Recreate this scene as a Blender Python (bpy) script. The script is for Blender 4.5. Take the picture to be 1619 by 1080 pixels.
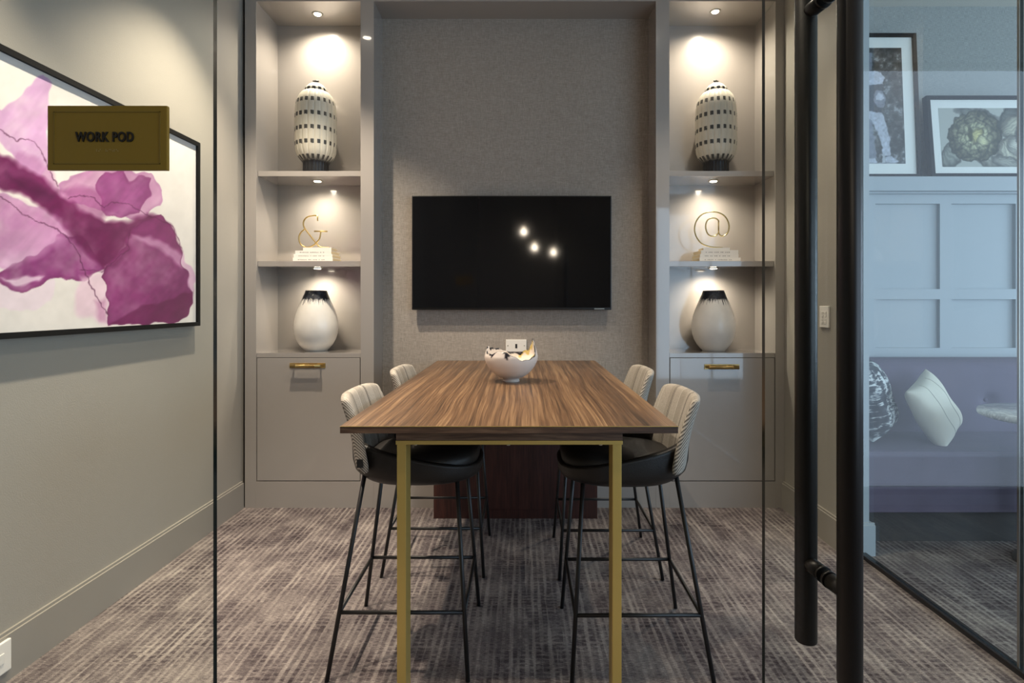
import bpy, bmesh, math, random
import numpy as np
from mathutils import Vector, Matrix
random.seed(7)
PI = math.pi
for o in list(bpy.data.objects): bpy.data.objects.remove(o, do_unlink=True)
C = bpy.context.scene.collection
S = bpy.context.scene

# ------------------------------------------------------------------ camera, world, lights, exposure
F, VX, VY, H = 900.0, 826.0, 480.0, 1.36
cam = bpy.data.objects.new('camera', bpy.data.cameras.new('camera')); C.objects.link(cam)
cam.location = (0, 0, H); cam.rotation_euler = (PI/2, 0, 0)
cam.data.sensor_width = 36; cam.data.sensor_fit = 'HORIZONTAL'; cam.data.lens = F/1619*36
cam.data.shift_x = (809.5-VX)/1619; cam.data.shift_y = (VY-540)/1619
cam.data.clip_start = 0.02
S.camera = cam
S.view_settings.view_transform = 'Standard'; S.view_settings.look = 'None'
S.view_settings.gamma = 1; S.view_settings.use_curve_mapping = False
S.view_settings.exposure = 0.12
w = bpy.data.worlds.new('world'); S.world = w; w.use_nodes = True
w.node_tree.nodes['Background'].inputs[0].default_value = (0.55, 0.72, 1.0, 1)
w.node_tree.nodes['Background'].inputs[1].default_value = 1.0
WARM = (1.0, 0.86, 0.68); WARM2 = (1.0, 0.89, 0.72); DAY = (0.62, 0.80, 1.0)
P_CEIL, P_FILL, P_PUCK, P_TOP, P_DAY, P_FRONT = 290.0, 6.0, 22.0, 54.0, 150.0, 145.0
def area(name, loc, rot, sx, sy, power, col):
    l = bpy.data.lights.new(name, 'AREA'); l.shape = 'RECTANGLE'; l.size = sx; l.size_y = sy
    l.energy = power; l.color = col
    o = bpy.data.objects.new(name, l); C.objects.link(o); o.location = loc; o.rotation_euler = rot
    return o
# daylight through the two big lounge windows (front of the lounge, and its far side)
area('daylight_front', (4.80, -1.99, 1.53), (-PI/2, 0, PI), 5.1, 2.9, P_FRONT, DAY)
area('daylight_side', (7.42, 1.2, 1.75), (0, PI/2, 0), 2.7, 3.2, P_DAY, DAY)

def at(px, py, D): return Vector(((px-VX)*D/F, D, H-(py-VY)*D/F))
def lin(c):
    return tuple(((x/255)/12.92 if x/255 <= .04045 else ((x/255+.055)/1.055)**2.4) for x in c)

# ------------------------------------------------------------------ materials
M = {}
def newmat(name):
    m = bpy.data.materials.new(name); m.use_nodes = True; nt = m.node_tree
    return m, nt, nt.nodes['Principled BSDF']
def plain(name, col, rough=.5, metal=0, bump=0, bscale=200, spec=.5, coat=0, noise=0):
    m, nt, b = newmat(name)
    c = (*lin(col), 1)
    b.inputs['Base Color'].default_value = c
    b.inputs['Roughness'].default_value = rough; b.inputs['Metallic'].default_value = metal
    b.inputs['Specular IOR Level'].default_value = spec; b.inputs['Coat Weight'].default_value = coat
    b.inputs['Coat Roughness'].default_value = .04
    if bump or noise:
        tc = nt.nodes.new('ShaderNodeTexCoord'); n = nt.nodes.new('ShaderNodeTexNoise')
        n.inputs['Scale'].default_value = bscale; n.inputs['Detail'].default_value = 3
        nt.links.new(tc.outputs['Object'], n.inputs['Vector'])
        if bump:
            bp = nt.nodes.new('ShaderNodeBump'); bp.inputs['Strength'].default_value = bump
            bp.inputs['Distance'].default_value = .002
            nt.links.new(n.outputs['Fac'], bp.inputs['Height']); nt.links.new(bp.outputs[0], b.inputs['Normal'])
        if noise:
            mx = nt.nodes.new('ShaderNodeMix'); mx.data_type = 'RGBA'
            mx.inputs[6].default_value = tuple(x*(1-noise) for x in c[:3])+(1,)
            mx.inputs[7].default_value = tuple(min(1, x*(1+noise)) for x in c[:3])+(1,)
            nt.links.new(n.outputs['Fac'], mx.inputs[0]); nt.links.new(mx.outputs[2], b.inputs['Base Color'])
    M[name] = m; return m
plain('wall_paint', (152,147,138), .55, bump=.25, bscale=180)
plain('skirting', (144,139,131), .38)
plain('lounge_and_daylit_paint', (165,172,176), .5, bump=.1)
plain('ceiling', (225,220,210), .8)
plain('lacquer', (153,147,141), .22, coat=1, spec=.5)
plain('lacquer_side', (168,158,148), .3, coat=.25)
plain('black_metal', (22,19,17), .38, spec=.5)
plain('stool_metal', (20,19,19), .45)
plain('handle_metal', (24,20,17), .36, metal=.3)
plain('brass', (186,160,104), .3, metal=.85)
plain('brass_leg', (204,174,98), .38, metal=.55)
plain('champagne', (190,170,120), .25, metal=1)
plain('leather', (29,26,24), .45, bump=.4, bscale=350, spec=.4)
plain('white_plastic', (228,224,216), .35)
plain('dark_slot', (22,22,24), .5)
plain('tv_body', (12,12,13), .3)
plain('picture_frame_black', (16,15,15), .6, spec=.15)
plain('mat_board', (232,232,226), .7)
plain('page_paper', (224,208,172), .8)
plain('book_white', (226,222,214), .5)
plain('book_print', (150,145,138), .6)
plain('glaze_white', (226,222,214), .28, noise=.04, bscale=9)
plain('velvet', (96,86,104), .85, noise=.16, bscale=9)
plain('plinth_dark', (58,58,58), .8)
plain('white_linen', (222,216,198), .8, bump=.3, bscale=500)
plain('glass_edge', (14,24,22), .15)
plain('silver', (170,168,160), .3, metal=1)
plain('mullion', (60,62,64), .5)
plain('lacquer_black', (26,25,26), .5)

def tex_mat(name, fn, rough=.6, **kw):
    m, nt, b = newmat(name); b.inputs['Roughness'].default_value = rough
    for k, v in kw.items(): b.inputs[k].default_value = v
    fn(nt, b); M[name] = m; return m
class NT:
    def __init__(s, nt): s.nt = nt
    def n(s, t, **k):
        x = s.nt.nodes.new(t)
        for a, v in k.items(): setattr(x, a, v)
        return x
    def l(s, a, b): s.nt.links.new(a, b)
    def coord(s, scale=(1,1,1), rot=(0,0,0), src=None):
        if src is None: src = s.n('ShaderNodeTexCoord').outputs['Object']
        mp = s.n('ShaderNodeMapping'); mp.inputs['Scale'].default_value = scale; mp.inputs['Rotation'].default_value = rot
        s.l(src, mp.inputs['Vector']); return mp.outputs[0]
    def noise(s, vec, scale=1, detail=2, rough=.5, dist=0):
        x = s.n('ShaderNodeTexNoise'); x.inputs['Scale'].default_value = scale; x.inputs['Detail'].default_value = detail
        x.inputs['Roughness'].default_value = rough; x.inputs['Distortion'].default_value = dist
        s.l(vec, x.inputs['Vector']); return x.outputs['Fac']
    def math(s, op, a, b=0., c=0.):
        x = s.n('ShaderNodeMath', operation=op)
        for i, v in enumerate((a, b, c)):
            if isinstance(v, (int, float)): x.inputs[i].default_value = v
            else: s.l(v, x.inputs[i])
        return x.outputs[0]
    def ramp(s, fac, stops, interp='LINEAR'):
        r = s.n('ShaderNodeValToRGB'); r.color_ramp.interpolation = interp
        e = r.color_ramp.elements
        while len(e) < len(stops): e.new(.5)
        for i, (p, c) in enumerate(stops):
            e[i].position = p; e[i].color = (*lin(c), 1) if len(c) == 3 else c
        s.l(fac, r.inputs[0]); return r.outputs[0]
    def mix(s, fac, a, b, mode='MIX'):
        x = s.n('ShaderNodeMix', data_type='RGBA', blend_type=mode)
        if isinstance(fac, (int, float)): x.inputs[0].default_value = fac
        else: s.l(fac, x.inputs[0])
        for i, v in ((6, a), (7, b)):
            if isinstance(v, tuple): x.inputs[i].default_value = (*lin(v), 1)
            else: s.l(v, x.inputs[i])
        return x.outputs[2]
    def bump(s, b, h, st=.3, d=.002):
        x = s.n('ShaderNodeBump'); x.inputs['Strength'].default_value = st; x.inputs['Distance'].default_value = d
        s.l(h, x.inputs['Height']); s.l(x.outputs[0], b.inputs['Normal'])

def f_carpet(nt, b):
    t = NT(nt); tc = t.n('ShaderNodeTexCoord').outputs['Object']
    sep = t.n('ShaderNodeSeparateXYZ'); t.l(tc, sep.inputs[0])
    wob = t.noise(t.coord((3,3,1), src=tc), 1, 2)
    xx = t.math('ADD', sep.outputs[0], t.math('MULTIPLY', wob, .012))
    colA = t.math('ADD', .5, t.math('MULTIPLY', t.math('SINE', t.math('MULTIPLY', xx, 2*PI/.031)), .5))      # regular ribs
    colN = t.ramp(t.noise(t.coord((26,1.0,1), src=tc), 1, 2, .6), [(.40,(0,0,0,1)),(.60,(1,1,1,1))])
    rn = t.noise(t.coord((14,34,1), src=tc), 1, 3, .7)
    rowA = t.ramp(t.math('ADD', t.math('MULTIPLY', t.math('SINE', t.math('MULTIPLY', sep.outputs[1], 2*PI/.026)), .07), rn), [(.42,(0,0,0,1)),(.56,(1,1,1,1))])
    gn = t.noise(t.coord((40,2.2,1), src=tc), 1, 3, .6)
    gap = t.ramp(t.math('ADD', t.math('MULTIPLY', colA, .28), t.math('MULTIPLY', gn, 1.15)), [(.60,(0,0,0,1)),(.76,(1,1,1,1))])
    yarn = t.noise(t.coord((45,420,1), src=tc), 1, 3, .75)
    fine = t.noise(t.coord((420,700,1), src=tc), 1, 2, .7)
    tx = t.math('FLOOR', t.math('MULTIPLY', sep.outputs[0], 1/.5)); ty = t.math('FLOOR', t.math('MULTIPLY', sep.outputs[1], 1/.5))
    cb = t.n('ShaderNodeCombineXYZ'); t.l(tx, cb.inputs[0]); t.l(ty, cb.inputs[1])
    wn = t.n('ShaderNodeTexWhiteNoise'); t.l(cb.outputs[0], wn.inputs['Vector'])
    pm = t.ramp(t.noise(t.coord((3.2,3.6,1), src=tc), 1, 2, .55), [(.36,(0.1,0.1,0.1,1)),(.60,(1,1,1,1))])
    pm2 = t.noise(t.coord((7,5,1), src=tc), 1, 2, .6)
    dark = t.math('MULTIPLY', t.math('MULTIPLY', gap, rowA), pm)          # plum dashes between the pale ribs
    pale = t.math('MULTIPLY', t.math('SUBTRACT', 1.0, gap), t.math('ADD', .25, t.math('MULTIPLY', colN, .75)))
    v = t.math('ADD', .36, t.math('MULTIPLY', pale, .11))
    v = t.math('SUBTRACT', v, t.math('MULTIPLY', dark, .17))
    v = t.math('ADD', v, t.math('MULTIPLY', t.math('SUBTRACT', yarn, .5), 1.0))
    v = t.math('ADD', v, t.math('MULTIPLY', t.math('SUBTRACT', fine, .5), .75))
    v = t.math('ADD', v, t.math('MULTIPLY', t.math('SUBTRACT', pm2, .5), .42))
    v = t.math('ADD', v, t.math('MULTIPLY', t.math('SUBTRACT', wn.outputs['Value'], .5), .05))
    c = t.ramp(v, [(.10,(52,44,48)),(.34,(110,101,101)),(.56,(168,158,151)),(.80,(218,211,200))])
    t.l(c, b.inputs['Base Color']); t.bump(b, v, .7, .006)
tex_mat('carpet', f_carpet, .95, **{'Specular IOR Level': .1})

def f_wood(c0, c1, c2, sc=1.0, axis='y'):
    def f(nt, b):
        t = NT(nt); tc = t.n('ShaderNodeTexCoord').outputs['Object']
        S_ = {'y': (1,.011,1), 'x': (.045,1,1), 'z': (1,1,.04)}[axis]
        v0 = t.coord(S_, src=tc)
        warp = t.noise(t.coord({'y': (3,.7,1), 'x': (.7,3,3), 'z': (3,3,.5)}[axis], src=tc), 1, 2)
        ad = t.n('ShaderNodeVectorMath', operation='ADD'); cm = t.n('ShaderNodeCombineXYZ')
        wv = t.math('MULTIPLY', warp, .06)
        for i in ((0,) if axis == 'y' else (1, 2) if axis == 'x' else (0, 1)): t.l(wv, cm.inputs[i])
        t.l(v0, ad.inputs[0]); t.l(cm.outputs[0], ad.inputs[1])
        a = t.noise(ad.outputs[0], 60*sc, 3, .6)
        a2 = t.noise(ad.outputs[0], 210*sc, 2, .7)
        a3 = t.noise(ad.outputs[0], 9*sc, 2, .5)
        g = t.math('ADD', t.math('ADD', t.math('MULTIPLY', a, .46), t.math('MULTIPLY', a2, .40)), t.math('MULTIPLY', a3, .14))
        c = t.ramp(g, [(.36, c0), (.51, c1), (.66, c2)])
        t.l(c, b.inputs['Base Color']); t.bump(b, g, .08, .001)
    return f
tex_mat('walnut', f_wood((44,31,21),(90,66,46),(136,108,79)), .36, **{'Specular IOR Level': .45})
tex_mat('walnut_edge', f_wood((50,36,28),(82,60,46),(118,92,72), 1.0, 'x'), .4)
tex_mat('mahogany', f_wood((34,16,12),(58,28,22),(78,42,32), .8, 'z'), .4)

def f_grass(c0, c1, c2, sc=1):
    def f(nt, b):
        t = NT(nt); tc = t.n('ShaderNodeTexCoord').outputs['Object']
        h = t.noise(t.coord((22*sc,60,420*sc), src=tc), 1, 3, .7)
        v = t.noise(t.coord((420*sc,60,22*sc), src=tc), 1, 3, .7)
        g = t.math('ADD', t.math('MULTIPLY', h, .5), t.math('MULTIPLY', v, .5))
        t.l(t.ramp(g, [(.36,c0),(.5,c1),(.64,c2)]), b.inputs['Base Color']); t.bump(b, g, .4, .002)
    return f
tex_mat('grasscloth', f_grass((122,114,106),(150,141,131),(176,167,156), 1.6), .8)
tex_mat('grasscloth_lounge', f_grass((128,130,128),(158,160,158),(186,188,184), 1.4), .8)

def f_stripe(nt, b):      # woven upholstery, stripes run up the backrest
    t = NT(nt); tc = t.n('ShaderNodeTexCoord').outputs['Object']
    sep = t.n('ShaderNodeSeparateXYZ'); t.l(tc, sep.inputs[0])
    y = t.math('MULTIPLY', t.math('ADD', sep.outputs[1], .25), 2.0)
    A, B_, D_, W = (174,166,154), (160,152,140), (70,62,58), (194,187,176)
    st = [(0,A),(.11,W),(.12,A),(.24,B_),(.30,D_),(.308,A),(.318,D_),(.326,A),(.46,W),(.47,B_),(.60,A),(.66,D_),(.668,A),(.678,D_),(.686,A),(.80,B_),(.88,D_),(.886,A)]
    c = t.ramp(y, st, 'CONSTANT')
    h = t.noise(t.coord((60,200,900), src=tc), 1, 2, .7)
    wv = t.noise(t.coord((900,900,120), src=tc), 1, 2, .7)
    g = t.math('ADD', t.math('MULTIPLY', h, .5), t.math('MULTIPLY', wv, .5))
    c = t.mix(1, c, t.ramp(g, [(.3,(150,150,150)),(.6,(255,255,255))]), 'MULTIPLY')
    t.l(c, b.inputs['Base Color']); t.bump(b, g, .6, .002)
M_st = tex_mat('striped_fabric', f_stripe, .9)
def _cut(nm):  # ramps carry at most 32 stops; nothing to do
    pass
def f_tweed(nt, b):
    t = NT(nt); tc = t.n('ShaderNodeTexCoord').outputs['Object']
    ck = t.n('ShaderNodeTexWave'); ck.inputs['Scale'].default_value = 60; ck.inputs['Distortion'].default_value = 0
    ck.bands_direction = 'DIAGONAL'; t.l(t.coord((1,1,1), src=tc), ck.inputs['Vector'])
    n = t.noise(t.coord((500,500,500), src=tc), 1, 2)
    g = t.math('ADD', t.math('MULTIPLY', ck.outputs['Fac'], .6), t.math('MULTIPLY', n, .5))
    t.l(t.ramp(g, [(.3,(84,78,72)),(.75,(178,170,158))]), b.inputs['Base Color'])
tex_mat('herringbone_fabric', f_tweed, .9)

def f_jar(nt, b):       # ribbed white jar with rows of dark brushed squares
    t = NT(nt); tc = t.n('ShaderNodeTexCoord').outputs['Object']
    sep = t.n('ShaderNodeSeparateXYZ'); t.l(tc, sep.inputs[0])
    ang = t.math('ARCTAN2', sep.outputs[1], sep.outputs[0])
    fa = t.math('ABSOLUTE', t.math('SUBTRACT', t.math('FRACT', t.math('MULTIPLY', t.math('ADD', ang, 7.0), 20/(2*PI))), .5))
    zz = t.math('MULTIPLY', t.math('SUBTRACT', sep.outputs[2], .066), 1/.0965)
    n = t.noise(t.coord((160,160,14), src=tc), 1, 3, .7)
    fz = t.math('ABSOLUTE', t.math('SUBTRACT', t.math('FRACT', t.math('ADD', zz, t.math('MULTIPLY', t.math('SUBTRACT', n, .5), .10))), .5))
    sx = t.math('LESS_THAN', fa, .25); sz = t.math('LESS_THAN', fz, t.math('ADD', .09, t.math('MULTIPLY', n, .11)))
    lo = t.math('LESS_THAN', sep.outputs[2], .545); hi = t.math('GREATER_THAN', sep.outputs[2], .075)
    sq = t.math('MULTIPLY', t.math('MULTIPLY', sx, sz), t.math('MULTIPLY', lo, hi))
    sq = t.math('MULTIPLY', sq, t.math('GREATER_THAN', n, .33))
    blk = t.ramp(t.math('ADD', sep.outputs[2], t.math('MULTIPLY', t.math('SUBTRACT', n, .5), .03)), [(.092,(1,1,1,1)),(.128,(0,0,0,1))])
    c0 = t.mix(t.math('MULTIPLY', n, .5), (214,208,190), (168,164,152))
    c = t.mix(t.math('MAXIMUM', t.math('MULTIPLY', sq, .93), blk), c0, (24,25,28))
    t.l(c, b.inputs['Base Color'])
tex_mat('jar_glaze', f_jar, .4)
def f_lid(nt, b):
    t = NT(nt); tc = t.n('ShaderNodeTexCoord').outputs['Object']
    sep = t.n('ShaderNodeSeparateXYZ'); t.l(tc, sep.inputs[0])
    ang = t.math('ARCTAN2', sep.outputs[1], sep.outputs[0])
    fa = t.math('ABSOLUTE', t.math('SUBTRACT', t.math('FRACT', t.math('MULTIPLY', t.math('ADD', ang, 7.0), 12/(2*PI))), .5))
    n = t.noise(t.coord((90,90,14), src=tc), 1, 3, .7)
    s = t.math('MULTIPLY', t.math('LESS_THAN', fa, .3), t.math('LESS_THAN', sep.outputs[2], .606))
    t.l(t.mix(s, (214,208,190), (30,30,32)), b.inputs['Base Color'])
tex_mat('jar_lid_glaze', f_lid, .4)
def f_drip(z0, amp, freq):
    def f(nt, b):
        t = NT(nt); tc = t.n('ShaderNodeTexCoord').outputs['Object']
        sep = t.n('ShaderNodeSeparateXYZ'); t.l(tc, sep.inputs[0])
        n1 = t.noise(t.coord((freq,freq,.5), src=tc), 1, 3, .65)
        n2 = t.noise(t.coord((freq*2.2,freq*2.2,.5), src=tc), 1, 1, .5)
        ang = t.math('ARCTAN2', sep.outputs[1], sep.outputs[0])
        cb = t.n('ShaderNodeCombineXYZ'); t.l(t.math('MULTIPLY', ang, freq*.3), cb.inputs[0])
        n1 = t.noise(cb.outputs[0], 1.6, 1, .5); n2 = t.noise(cb.outputs[0], 5, 1, .5)
        d = t.math('MULTIPLY', t.ramp(n1, [(.50,(0,0,0,1)),(.72,(1,1,1,1))]), amp)
        d = t.math('ADD', d, t.math('MULTIPLY', t.ramp(n2, [(.45,(0,0,0,1)),(.62,(1,1,1,1))]), .016))
        m = t.math('GREATER_THAN', sep.outputs[2], t.math('SUBTRACT', z0, d))
        n3 = t.noise(t.coord((60,60,60), src=tc), 1, 3, .6)
        dk = t.ramp(n3, [(.35,(14,16,22)),(.62,(40,46,60)),(.72,(150,150,130))])
        n4 = t.noise(t.coord((5,5,5), src=tc), 1, 3, .6)
        c0 = t.ramp(n4, [(.3,(214,210,202)),(.7,(230,226,218))])
        t.l(t.mix(m, c0, dk), b.inputs['Base Color'])
    return f
tex_mat('drip_vase_glaze', f_drip(.362, .055, 24), .3, **{'Coat Weight': .2})
def f_marble(nt, b):
    t = NT(nt); n = t.noise(t.coord((3,3,3)), 1, 6, .7, 1.5)
    t.l(t.ramp(n, [(.42,(220,222,218)),(.5,(176,180,180)),(.54,(226,228,224))]), b.inputs['Base Color'])
tex_mat('marble', f_marble, .15)
def f_ink(nt, b):
    t = NT(nt); n = t.noise(t.coord((12,5,55)), 1, 4, .75, .4); k = t.noise(t.coord((9,6,5)), 1, 2, .6, 1)
    g = t.math('ADD', t.math('MULTIPLY', n, .6), t.math('MULTIPLY', k, .42))
    t.l(t.ramp(g, [(.44,(22,24,34)),(.50,(70,74,82)),(.54,(205,208,206)),(.7,(226,228,226))]), b.inputs['Base Color'])
tex_mat('ink_fabric', f_ink, .85)
def vcol(name, rough):
    def f(nt, b):
        a = nt.nodes.new('ShaderNodeVertexColor'); a.layer_name = 'Col'; nt.links.new(a.outputs[0], b.inputs['Base Color'])
    return tex_mat(name, f, rough)
vcol('canvas_paint', .35); vcol('photo_print', .3); vcol('bowl_glaze', .3)
def glass(name, tint, ior=1.45):
    m = bpy.data.materials.new(name); m.use_nodes = True; nt = m.node_tree; nt.nodes.clear()
    o = nt.nodes.new('ShaderNodeOutputMaterial'); mx = nt.nodes.new('ShaderNodeMixShader')
    fr = nt.nodes.new('ShaderNodeFresnel'); fr.inputs[0].default_value = ior
    tr = nt.nodes.new('ShaderNodeBsdfTransparent'); tr.inputs[0].default_value = (*tint, 1)
    gl = nt.nodes.new('ShaderNodeBsdfGlossy'); gl.inputs['Roughness'].default_value = 0.0
    # only the outward face mirrors, so one pane gives one reflection a side
    ge = nt.nodes.new('ShaderNodeNewGeometry'); mm = nt.nodes.new('ShaderNodeMath'); mm.operation = 'SUBTRACT'; mm.inputs[0].default_value = 1
    m2 = nt.nodes.new('ShaderNodeMath'); m2.operation = 'MULTIPLY'
    nt.links.new(ge.outputs['Backfacing'], mm.inputs[1]); nt.links.new(mm.outputs[0], m2.inputs[0]); nt.links.new(fr.outputs[0], m2.inputs[1])
    nt.links.new(m2.outputs[0], mx.inputs[0]); nt.links.new(tr.outputs[0], mx.inputs[1]); nt.links.new(gl.outputs[0], mx.inputs[2])
    nt.links.new(mx.outputs[0], o.inputs[0]); M[name] = m
glass('clear_glass', (.97,.985,.975)); glass('side_glass', (.95,.975,.97)); glass('tinted_acrylic', (.5,.45,.3))
def f_plaque(nt, b): pass
plain('plaque_gold', (138,110,36), .3, metal=.1); plain('plaque_letter', (30,26,20), .4); plain('plaque_rim', (138,114,52), .3, metal=.4)
plain('braille', (170,150,100), .35, metal=.5)
def emit(name, col, st):
    m = bpy.data.materials.new(name); m.use_nodes = True; nt = m.node_tree; nt.nodes.clear()
    o = nt.nodes.new('ShaderNodeOutputMaterial'); e = nt.nodes.new('ShaderNodeEmission')
    e.inputs[0].default_value = (*col, 1); e.inputs[1].default_value = st; nt.links.new(e.outputs[0], o.inputs[0]); M[name] = m
emit('lamp_glow', WARM2, 30); emit('puck_glow', (1, .86, .66), 22); emit('bulb_glow', (1, .82, .6), 60)
def f_screen(nt, b): b.inputs['Base Color'].default_value = (.004,.004,.005,1)
tex_mat('screen', f_screen, .06, **{'Specular IOR Level': .5})

# ------------------------------------------------------------------ helpers
def bmn(): return bmesh.new()
def box(bm, x0, x1, y0, y1, z0, z1, mi=0, bev=0):
    t = bmesh.new()
    vs = [t.verts.new((x, y, z)) for x in (x0, x1) for y in (y0, y1) for z in (z0, z1)]
    for f in ((0,1,3,2),(4,6,7,5),(0,4,5,1),(2,3,7,6),(0,2,6,4),(1,5,7,3)): t.faces.new([vs[i] for i in f])
    if bev: bmesh.ops.bevel(t, geom=t.edges[:], offset=bev, segments=2, affect='EDGES', profile=.6)
    bmesh.ops.recalc_face_normals(t, faces=t.faces[:])
    for f in t.faces: f.material_index = mi
    me = bpy.data.meshes.new('t'); t.to_mesh(me); t.free(); bm.from_mesh(me); bpy.data.meshes.remove(me)
def tube(bm, pts, r, seg=12, closed=False, mi=0, flat=None):
    pts = [Vector(p) for p in pts]; n = len(pts); rings = []
    prev = None
    for i, p in enumerate(pts):
        if closed: d = pts[(i+1) % n]-pts[i-1]
        else: d = pts[min(i+1, n-1)]-pts[max(i-1, 0)]
        d.normalize()
        if prev is None:
            u = d.cross(Vector((0,0,1)))
            if u.length < .1: u = d.cross(Vector((0,1,0)))
            u.normalize()
        else:
            u = prev-d*prev.dot(d); u.normalize()
        v = d.cross(u); prev = u
        rr = r[i] if isinstance(r, (list, tuple)) else r
        rings.append([bm.verts.new(p+(u*math.cos(a)+v*math.sin(a))*rr) for a in [2*PI*k/seg for k in range(seg)]])
    for i in range(n if closed else n-1):
        a, b = rings[i], rings[(i+1) % n]
        for k in range(seg):
            f = bm.faces.new((a[k], a[(k+1) % seg], b[(k+1) % seg], b[k])); f.smooth = True; f.material_index = mi
    if not closed:
        bm.faces.new(rings[0][::-1]).material_index = mi; bm.faces.new(rings[-1]).material_index = mi
def lathe(bm, prof, seg=48, cx=0, cy=0, rib=0, nrib=0, mi=0, smooth=True):
    rings = []
    for (r, z) in prof:
        if r < 1e-5: rings.append([bm.verts.new((cx, cy, z))])
        else:
            rings.append([bm.verts.new((cx+(r*(1-rib*(.5+.5*math.cos(nrib*a+PI))**6))*math.cos(a), cy+(r*(1-rib*(.5+.5*math.cos(nrib*a+PI))**6))*math.sin(a), z)) for a in [2*PI*k/seg for k in range(seg)]])
    for a, b in zip(rings, rings[1:]):
        for k in range(seg):
            k2 = (k+1) % seg
            if len(a) == 1 and len(b) == 1: continue
            if len(a) == 1: f = bm.faces.new((a[0], b[k2], b[k]))
            elif len(b) == 1: f = bm.faces.new((a[k], a[k2], b[0]))
            else: f = bm.faces.new((a[k], a[k2], b[k2], b[k]))
            f.smooth = smooth; f.material_index = mi
def obj(name, bm, mats, parent=None, loc=None, bev=0):
    bmesh.ops.recalc_face_normals(bm, faces=bm.faces[:])
    me = bpy.data.meshes.new(name); bm.to_mesh(me); bm.free()
    o = bpy.data.objects.new(name, me); C.objects.link(o)
    for m in (mats if isinstance(mats, (list, tuple)) else [mats]): me.materials.append(M[m])
    if parent: o.parent = parent
    if loc: o.location = loc
    if bev:
        b = o.modifiers.new('bevel', 'BEVEL'); b.width = bev; b.segments = 2; b.limit_method = 'ANGLE'
    return o
def thing(name, label, cat, loc=(0,0,0), rotz=0, group=None):
    o = bpy.data.objects.new(name, None); C.objects.link(o); o.empty_display_size = .1
    o.location = loc; o.rotation_euler = (0,0,rotz); o['label'] = label; o['category'] = cat
    if group: o['group'] = group
    return o
def tag(o, label, cat, group=None):
    o['label'] = label; o['category'] = cat
    if group: o['group'] = group
    return o
def struct(name, bm, m, parent=None, bev=0):
    o = obj(name, bm, m, parent, bev=bev)
    if not parent: o['kind'] = 'structure'
    return o
def sbox(name, dims, m, bev=0):
    b = bmn(); box(b, *dims); return struct(name, b, m, bev=bev)
def copy_tree(o, parent=None):
    c = o.copy(); C.objects.link(c)
    if parent: c.parent = parent
    for ch in list(o.children): copy_tree(ch, c)
    return c

# ------------------------------------------------------------------ the shell
Dc, Dw, CZ = 3.79, 4.025, 3.50
XL, XR = -1.872, 1.745
sbox('floor', (-2.0, 7.4, -3.1, 4.4, -.1, 0), 'carpet')
sbox('ceiling', (-2.0, 7.4, -3.1, 4.4, CZ, CZ+.1), 'ceiling')
sbox('wall_left', (XL-.12, XL, -3.1, 4.4, 0, CZ), 'wall_paint')
sbox('wall_behind_cabinets', (XL, 1.876, 4.2, 4.4, 0, CZ), 'wall_paint')
sbox('wall_back', (-.9896, .888, Dw, 4.2, 0, CZ), 'grasscloth')
b = bmn(); box(b, XR, 1.876, 3.08, 4.2, 0, CZ)
for f in b.faces:
    if f.normal.y < -.9 or f.normal.x > .9: f.material_index = 1  # end face takes the bluish paint too, daylight tint put into its colour
wr = struct('wall_right', b, ['wall_paint', 'lounge_and_daylit_paint'])
sbox('wall_front', (-2.0, 2.1, -3.2, -3.1, 0, CZ), 'wall_paint')
sbox('wall_passage', (2.1, 2.2, -3.2, -1.9, 0, CZ), 'wall_paint')
b = bmn(); box(b, 2.2, 7.5, -2.06, -1.9, 0, .06); box(b, 2.2, 7.5, -2.06, -1.9, 3.0, CZ); struct('wall_lounge_front', b, 'lounge_and_daylit_paint')
b = bmn(); box(b, 7.4, 7.5, -3.1, -.5, 0, CZ); box(b, 7.4, 7.5, 2.9, 4.4, 0, CZ); box(b, 7.4, 7.5, -.5, 2.9, 0, .35); box(b, 7.4, 7.5, -.5, 2.9, 3.15, CZ)
struct('wall_lounge_side', b, 'lounge_and_daylit_paint')
b = bmn()
for x in (2.23, 3.9, 5.6, 7.3): box(b, x-.02, x+.02, -1.97, -1.92, .06, 3.0)
box(b, 2.2, 7.4, -1.97, -1.92, .06, .10); box(b, 2.2, 7.4, -1.97, -1.92, 2.96, 3.0)
struct('window_1', b, 'mullion')
b = bmn()
for y in (-.47, .65, 1.77, 2.87): box(b, 7.42, 7.48, y-.03, y+.03, .35, 3.15)
box(b, 7.42, 7.48, -.5, 2.9, .35, .41); box(b, 7.42, 7.48, -.5, 2.9, 3.09, 3.15)
struct('window_2', b, 'mullion')
def skirt(name, pts, m):     # boards given as boxes with a chamfered top
    b = bmn()
    for (x0, x1, y0, y1, side) in pts:
        box(b, x0, x1, y0, y1, 0, .165)
        cx = {'+x': (x0, x1-.008, y0, y1), '-x': (x0+.008, x1, y0, y1), '-y': (x0, x1, y0+.008, y1)}[side]
        box(b, *cx, .165, .176)
    struct(name, b, m)
skirt('baseboard_left', [(XL, XL+.018, -3.0, Dc, '+x')], 'skirting')
skirt('baseboard_right', [(XR-.020, XR, 3.065, Dc, '-x')], 'skirting')
skirt('baseboard_lounge', [(XR-.02, 1.90, 3.062, 3.08, '-y'), (1.876, 1.90, 3.08, 3.2, '+x')], 'lounge_and_daylit_paint')
sbox('trim_1', (-.9896, .888, Dc, Dw, 3.373, CZ), 'lacquer')            # header over the screen recess
b = bmn(); box(b, -.9896, .888, Dc, Dw, 0, .177, bev=.001); struct('trim_2', b, 'lacquer')  # low plinth across the recess

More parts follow.
